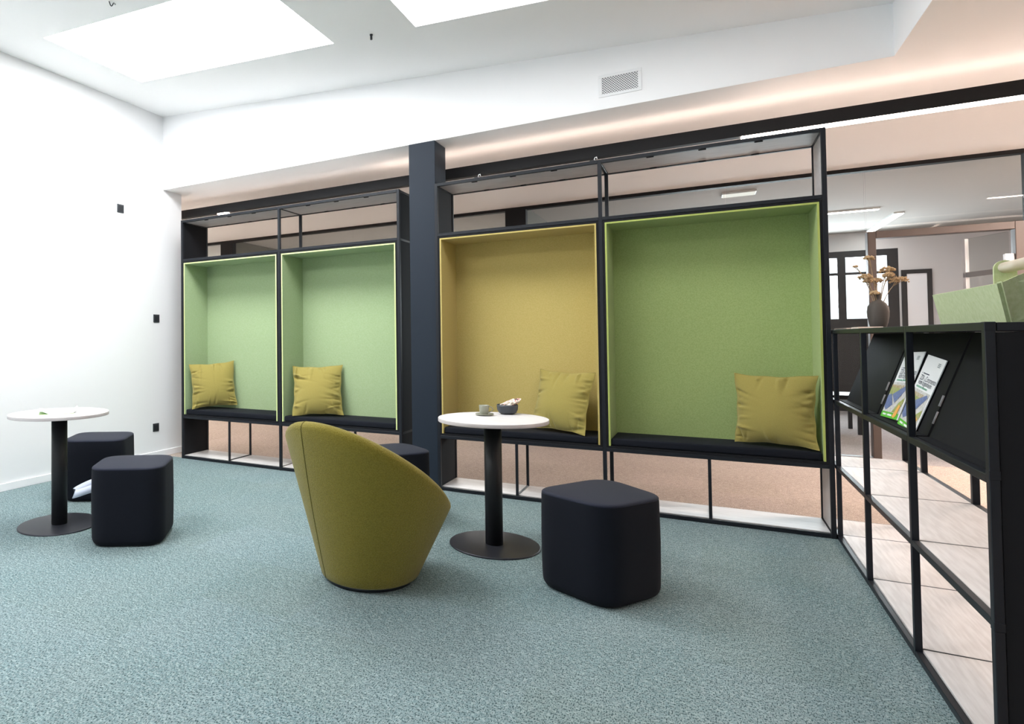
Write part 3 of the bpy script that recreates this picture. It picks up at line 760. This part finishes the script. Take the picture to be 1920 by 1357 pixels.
# ------------------------------------------------------------------ stools
def rounded(poly, R_, n=9):
    out = []; N = len(poly)
    for i in range(N):
        p = Vector(poly[i]); a = Vector(poly[i - 1]); c = Vector(poly[(i + 1) % N])
        d1_ = (a - p).normalized(); d2_ = (c - p).normalized(); ang = d1_.angle(d2_)
        tl = R_ / math.tan(ang / 2)
        s_, e_ = p + d1_ * tl, p + d2_ * tl
        for k in range(n + 1):
            q = k / n; w = math.tan(ang / 2)  # quadratic blend close to an arc
            out.append(s_ * (1 - q) ** 2 + p * 2 * q * (1 - q) + e_ * q * q)
    return out
def stool(poly, label, R_=.17, strap=None, H_=.456):
    pts = rounded(poly, R_)
    # gentle outward bow of the sides
    c = sum(pts, Vector((0, 0))) / len(pts)
    t = thing('upholstered_stool', label, 'stool', (c.x, c.y, 0), 'dark rounded stools')
    def ring(bb, off, z, scale=1.):
        N = len(pts); vs = []
        for i in range(N):
            tg = (pts[(i + 1) % N] - pts[i - 1]).normalized(); nrm = Vector((tg.y, -tg.x))
            if nrm.dot(pts[i] - c) < 0: nrm = -nrm
            q = pts[i] + nrm * off
            q = c + (q - c) * scale
            vs.append(bb.verts.new((q.x, q.y, z)))
        return vs
    def skin(bb, rings):
        for A, B_ in zip(rings, rings[1:]):
            for i in range(len(A)):
                f = bb.faces.new((A[i], A[(i + 1) % len(A)], B_[(i + 1) % len(A)], B_[i])); f.smooth = True
    bb = new(); rs = []
    for k in range(7):
        a_ = pi / 2 * k / 6; rs.append(ring(bb, -.034 * (1 - sin(a_)), .002 + .045 * (1 - cos(a_))))
    rs += [ring(bb, .002, .12), ring(bb, .003, .25), ring(bb, .001, .38), ring(bb, 0, H_ - .022), ring(bb, -.0015, H_ - .014)]
    skin(bb, rs); bb.faces.new(rs[0][::-1]); obj('body', bb, M['stool'], t)
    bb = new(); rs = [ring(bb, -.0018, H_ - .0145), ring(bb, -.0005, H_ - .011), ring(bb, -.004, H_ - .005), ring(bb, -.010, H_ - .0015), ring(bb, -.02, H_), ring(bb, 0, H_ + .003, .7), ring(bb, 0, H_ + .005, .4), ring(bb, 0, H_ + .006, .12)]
    skin(bb, rs); bb.faces.new(rs[-1]); obj('seat_top', bb, M['stooltop_lit'], t, 'smoother domed top with skylight painted into its colour')
    bb = new(); rs = ring(bb, -.030, 0.0); r2 = ring(bb, -.030, .003); skin(bb, [rs, r2]); obj('glide', bb, M['switch'], t)
    if strap:
        pts_, w_ = strap
        bb = new(); L_ = []; 
        for i, (p, up) in enumerate(pts_):
            p = Vector(p); up = Vector(up)
            L_.append([bb.verts.new(p + up * w_ / 2), bb.verts.new(p - up * w_ / 2)])
        for A, B_ in zip(L_, L_[1:]):
            f = bb.faces.new((A[0], A[1], B_[1], B_[0])); f.smooth = True
        o = obj('pull_strap', bb, M['strap'], t, 'pale grey pull strap')
        md = o.modifiers.new('thickness', 'SOLIDIFY'); md.thickness = .002
    return t
A_ = [(.185, -1.365), (.45, -1.745), (.835, -1.50), (.575, -1.115)]
B2 = [(1.235, -1.975), (1.49, -2.325), (1.845, -2.09), (1.60, -1.715)]
D_ = [(3.80, -1.565), (4.165, -1.755), (4.372, -1.415), (4.072, -1.10)]
C_ = [(2.45, -.93), (2.74, -1.20), (3.03, -.82), (2.70, -.57)]
st0 = Vector((1.36, -2.13, .315))
sp = []
for k in range(15):
    q = k / 14; a_ = pi * 2 * q
    off = -rx * (.16 * sin(pi * q) ** .8); hz = .012 * cos(pi * q) - .058 * sin(pi * q)
    sp.append((tuple(st0 + off + fy * (.03 - .05 * q) + Vector((0, 0, hz))), tuple((Vector((0, 0, 1)) * .9 + rx * (-.35 if q < .5 else .35)).normalized())))
stool(A_, 'dark navy stool against the white wall, half hidden behind the left table', .125)
stool(B2, 'dark navy stool right of the left table with a pale strap at its side', .125, (sp, .058))
stool(D_, 'dark navy stool in the foreground right of the right table', .13)
stool(C_, 'dark navy stool by the column, mostly hidden behind the olive armchair', .13)

# ------------------------------------------------------------------ tub armchair
cxx, cyy, r0, k0, zz0, am, ph, lx, ly = 3.075, -1.873, .234, .366, .496, .603, 4.45, .097, .045
def zr(th):
    g = am * cos(th - ph); z = (zz0 + g * r0) / (1 - k0 * g)
    return max(z, .395 + .0 * z) if z < .395 else z
def cone(th, z, inset=0.):
    r_ = r0 + k0 * z - inset
    return Vector((cxx + lx * z + r_ * cos(th), cyy + ly * z + r_ * sin(th), z))
t = thing('tub_armchair', 'olive green boucle tub armchair with its back to the camera', 'armchair', (cxx, cyy, 0))
NA = 144; bb = new(); rows = []
def prof(th):
    zt_ = zr(th); R_ = .028; out = []
    for k in range(3): out.append(cone(th, .018 + .012 * k / 2, .012 * (1 - k / 2) ** 2))
    for k in range(1, 15): out.append(cone(th, .03 + (zt_ - R_ * 1.1 - .03) * k / 14))
    c_ = cone(th, zt_ - R_ * 1.1, R_)
    o_ = (cone(th, zt_ - R_ * 1.1) - c_)
    for k in range(1, 10):
        a_ = pi * k / 9; out.append(c_ + o_ * cos(a_) + Vector((0, 0, R_ * 1.15 * sin(a_))))
    zi = min(.36, zt_ - .06)
    for k in range(1, 9): out.append(cone(th, (zt_ - R_) + (zi - zt_ + R_) * k / 8, 2 * R_ + .02 * k / 8))
    return out
for i in range(NA): rows.append([bb.verts.new(p) for p in prof(2 * pi * i / NA)])
for i in range(NA):
    A, B_ = rows[i], rows[(i + 1) % NA]
    for j in range(len(A) - 1):
        f = bb.faces.new((A[j], B_[j], B_[j + 1], A[j + 1])); f.smooth = True
obj('shell', bb, M['chair'], t)
bb = new(); rr_ = r0 + k0 * .4 - .075
lathe(bb, [(0, .33), (rr_ - .02, .33), (rr_ - .004, .35), (rr_, .385), (rr_ - .02, .412), (rr_ - .06, .420), (0, .425)], cxx + lx * .4, cyy + ly * .4, 0, 64); obj('seat', bb, M['chair'], t, 'round seat cushion')
bb = new(); lathe(bb, [(0, 0), (r0 - .016, 0), (r0 - .014, .02), (0, .02)], cxx, cyy, 0, 64); obj('base_ring', bb, M['switch'], t, 'dark base ring')
for dth in (0, pi):
    bb = new(); pts = []
    for k in range(21):
        q = k / 20; th = rad(236 + 13 * q) + dth; pts.append(cone(th, .03 + (zr(th) - .03 - .03) * q, -.0002))
    th = rad(249) + dth; R_ = .028; c_ = cone(th, zr(th) - R_ * 1.1, R_); o_ = cone(th, zr(th) - R_ * 1.1) - c_
    for k in range(1, 7): a_ = pi * k / 9; pts.append(c_ + o_ * cos(a_) + Vector((0, 0, R_ * 1.15 * sin(a_))))
    tube(bb, pts, .0022, 6); obj('seam', bb, M['seam'], t, 'dark stitched seam')

# ------------------------------------------------------------------ wall and ceiling fittings
sw = [('light_switch', -.552, 2.478, 'black square wall switch high up on the white wall'), ('light_switch', -.086, 1.422, 'black square wall switch at mid height near the shelving'),
      ('wall_socket', -.097, .306, 'black wall socket low on the white wall above the skirting')]
for nm, y, z, lb in sw:
    t = thing(nm, lb, 'switch' if 'switch' in nm else 'socket', (XW, y, z))
    bb = new(); box(bb, XW - .001, XW + .007, y - .04, y + .04, z - .041, z + .041, .002, 2); obj('plate', bb, M['switchrim'], t)
    bb = new(); box(bb, XW + .006, XW + .010, y - .028, y + .028, z - .028, z + .028, .0015)
    obj('rocker' if 'switch' in nm else 'insert', bb, M['switch'], t)
t = thing('air_vent', 'white perforated air vent in the bulkhead', 'vent', (4.075, YB, 2.86))
bb = new()
box(bb, 3.94, 4.208, YB - .006, YB + .001, 2.857, 2.877, .0015); box(bb, 3.94, 4.208, YB - .006, YB + .001, 2.99, 3.01, .0015)
box(bb, 3.94, 3.962, YB - .006, YB + .001, 2.877, 2.99, .0015); box(bb, 4.186, 4.208, YB - .006, YB + .001, 2.877, 2.99, .0015); obj('frame', bb, M['vent'], t)
bb = new(); box(bb, 3.960, 4.188, YB - .003, YB + .001, 2.875, 2.992); obj('grille', bb, M['perf'], t)
# hanging suspension pegs on the ceiling
t = thing('ceiling_peg', 'small black peg hanging from the ceiling between the bright skylights', 'peg', (2.601, -.829, zc(2.6) - .05))
bb = new(); cyl(bb, (2.601, -.829, zc(2.601) + .001), (2.601, -.829, zc(2.601) - .006), .011, n=12); obj('flange', bb, M['switch'], t)
bb = new(); cyl(bb, (2.601, -.829, zc(2.601) - .005), (2.601, -.829, zc(2.601) - .036), .008, n=12); obj('pin', bb, M['switch'], t)
t = thing('ceiling_cable', 'short loose cable end hanging from the ceiling at the top edge', 'cable', (1.27, -1.94, zc(1.27)))
bb = new(); p0 = Vector((1.255, -1.965, zc(1.255)))
tube(bb, [p0 + rx * (.03 * k / 6) + Vector((0, 0, .002 - .028 * sin(pi * k / 6) - .012 * k / 6)) for k in range(7)], .0035, 8); obj('wire', bb, M['switch'], t)
bb = new(); e0 = p0 + rx * .03 + Vector((0, 0, -.010)); cyl(bb, e0, e0 + rx * .012 + Vector((0, 0, -.012)), .0045, n=8); obj('terminal', bb, M['grey'], t)

# small cable clips on top of the right hand unit
for x_, lb in ((3.01, 'small black cable clip on top of the right unit, the one nearer the column'), (3.865, 'small black cable clip on top of the right unit above its middle post')):
    t = thing('cable_clip', lb, 'clip', (x_, .2, ZT - .004))
    bb = new(); box(bb, x_ - .016, x_ + .016, .19, .21, ZT - .0035, ZT + .055, .004, 2); obj('clamp', bb, M['switch'], t)
    bb = new(); tube(bb, [(x_ + .012, .2, ZT + .05), (x_ + .02, .2, ZT + .072), (x_ + .03, .2, ZT + .075), (x_ + .034, .2, ZT + .06)], .0035, 6); obj('hook', bb, M['vent'], t)

# pendant light profile above the corridor
BY, BZ0, BZ1 = .42, 2.549, 2.638
t = thing('linear_pendant', 'long black linear pendant light hung under the corridor ceiling', 'pendant light', (4.2, BY, BZ0))
bb = new(); box(bb, -2.6, 9.2, BY, BY + .06, BZ0, BZ1 - .03, .001); box(bb, -2.6, 9.2, BY, BY + .004, BZ1 - .031, BZ1); obj('profile', bb, M['beam'], t)
bb = new(); box(bb, 4.775, 9.18, BY + .002, BY + .05, BZ0 - .015, BZ0 + .0005); obj('light_strip', bb, M['warm'], t, 'glowing strip under the right half')
bb = new(); box(bb, .125, .255, BY + .003, BY + .05, BZ0 - .012, BZ0 + .0005); obj('light_strip', bb, M['warm'], t, 'short glowing strip above the left unit')
bb = new(); box(bb, -2.58, -.45, BY + .003, BY + .05, BZ0 - .002, BZ0 + .0005); obj('light_strip', bb, M['warmpanel'], t, 'added glowing strip hidden behind the white wall')  # out of view, added to brighten the left corridor
bb = new(); box(bb, -2.58, 2.0, BY + .012, BY + .05, BZ1 - .0305, BZ1 - .012); obj('uplight_strip', bb, M['warmupdim'], t, 'dimmer strip shining up at the ceiling')
bb = new(); box(bb, 2.02, 9.18, BY + .012, BY + .05, BZ1 - .0305, BZ1 - .012); obj('uplight_strip', bb, M['warmup'], t, 'strip shining up at the ceiling')
bb = new()
for x in (-2, 2.62, 8.0): cyl(bb, (x, BY + .03, BZ1 - .026), (x, BY + .03, ZL + .001), .0015, n=6)
obj('suspension_wires', bb, M['grey'], t)

# office lights
def lamp(name, x0, x1, y0, y1, label, m='coolled'):
    t = thing(name, label, 'ceiling light', ((x0 + x1) / 2, (y0 + y1) / 2, ZL - .02))
    bb = new(); box(bb, x0 - .01, x1 + .01, y0 - .01, y1 + .01, ZL - .018, ZL + .003, .002); obj('housing', bb, M['vent'], t)
    bb = new(); box(bb, x0, x1, y0, y1, ZL - .022, ZL - .0175); obj('diffuser', bb, M[m], t)
    return t
lamp('ceiling_light', 4.6, 6.42, 5.60, 5.68, 'white linear light across the office ceiling beyond the glass')
lamp('ceiling_light', 6.67, 6.76, 6.15, 7.78, 'white linear light running toward the office window beyond the glass')
lamp('ceiling_light', 4.74, 5.04, 3.56, 3.74, 'small pale rectangular lamp on the ceiling seen above the large green niche', 'dimled')
# low office bench beyond the glass
t = thing('bench', 'low pale topped table beyond the glass seen past the tall unit', 'table', (5.9, 5.3, 0))
bb = new(); box(bb, 5.2, 6.15, 5.0, 5.7, .42, .46, .003); obj('tabletop', bb, M['tabletop'], t)
for x in (5.25, 6.09):
    for y in (5.05, 5.64):
        bb = new(); box(bb, x - .02, x + .02, y - .02, y + .02, 0, .42); obj('leg', bb, M['black'], t)

# ------------------------------------------------------------------ world and camera
w = bpy.data.worlds.new('World'); S.world = w; w.use_nodes = True
nt = w.node_tree; bg = nt.nodes['Background']
bg.inputs['Color'].default_value = (.90, .95, 1, 1); bg.inputs['Strength'].default_value = 2.0

def window_light(x, y, z, sx_, sy_, rot, power, col):
    ld = bpy.data.lights.new('window_daylight', 'AREA'); ld.shape = 'RECTANGLE'; ld.size = sx_; ld.size_y = sy_
    ld.energy = power; ld.color = col
    o = bpy.data.objects.new('window_daylight', ld); COL.objects.link(o); o.location = (x, y, z); o.rotation_euler = rot
    return o
# daylight through the office window
window_light(5.6, YFAR + .25, 1.9, 2.8, 1.0, (rad(-90), 0, 0), 210, (.88, .94, 1))
# unseen warm pendants, added to brighten the corridor and aisle
def pendant(x0, x1, y0, y1, label):
    t = thing('linear_pendant', label, 'pendant light', ((x0 + x1) / 2, (y0 + y1) / 2, BZ0))
    bb = new(); box(bb, x0, x1, y0, y1, BZ0, BZ1, .001); obj('profile', bb, M['beam'], t)
    bb = new(); box(bb, x0 + .01, x1 - .01, y0 + .005, y1 - .005, BZ0 - .002, BZ0 + .0005); obj('light_strip', bb, M['warmpanel3' if y0 > 1.5 else 'warmpanel2' if x0 > 5 else 'warmpanel'], t)
    bb = new()
    for q in (.1, .9): cyl(bb, (x0 + (x1 - x0) * q, y0 + (y1 - y0) * q, BZ1 - .001), (x0 + (x1 - x0) * q, y0 + (y1 - y0) * q, ZL + .001), .0015, n=6)
    obj('suspension_wires', bb, M['grey'], t)
pendant(7.0, 7.07, -4.2, .2, 'added unseen pendant light along the right hand aisle, put there for warm light')
pendant(6.98, 9.2, 1.9, 1.97, 'added unseen pendant light across the right hand corridor, brightening its floor')
pendant(-2.7, -1.6, 1.0, 1.07, 'added pendant light hidden behind the white wall, brightening the left corridor end')
lamp('ceiling_light', -.6, 1.6, 5.9, 6.0, 'added hidden linear light brightening the middle office beyond the dark partition', 'coolled2')  # both lamps are out of view, added to brighten the left offices
lamp('ceiling_light', -4.2, -2.4, 4.9, 5.0, 'added hidden linear light brightening the leftmost office beyond the dark partition', 'coolled2')

cd = bpy.data.cameras.new('camera'); co = bpy.data.objects.new('camera', cd); COL.objects.link(co); S.camera = co
f_, pcx, pcy = 1177.96, 592.23, 609.38
Rm = Matrix(((0.8506902, -0.5252983, 0.0196954), (0.5255916, 0.8506065, -0.0149010), (-0.0089256, 0.0230278, 0.9996950)))
mw = Matrix.Identity(4)
for i in range(3): mw[i][0] = Rm[i][0]; mw[i][1] = Rm[i][2]; mw[i][2] = -Rm[i][1]
mw[0][3], mw[1][3], mw[2][3] = 4.53291, -4.72622, 1.19
co.matrix_world = mw
cd.sensor_fit = 'HORIZONTAL'; cd.sensor_width = 36; cd.lens = 36 * f_ / 1920
cd.shift_x = (960 - pcx) / 1920; cd.shift_y = -(678.5 - pcy) / 1920
cd.clip_start = .05; cd.clip_end = 100

vs_ = S.view_settings
vs_.view_transform = 'Standard'; vs_.look = 'None'; vs_.exposure = 0.36; vs_.gamma = 1; vs_.use_curve_mapping = False
S.cycles.max_bounces = 10; S.cycles.diffuse_bounces = 5; S.cycles.transparent_max_bounces = 12
for o in bpy.data.objects:
    if '_w' in o: del o['_w']
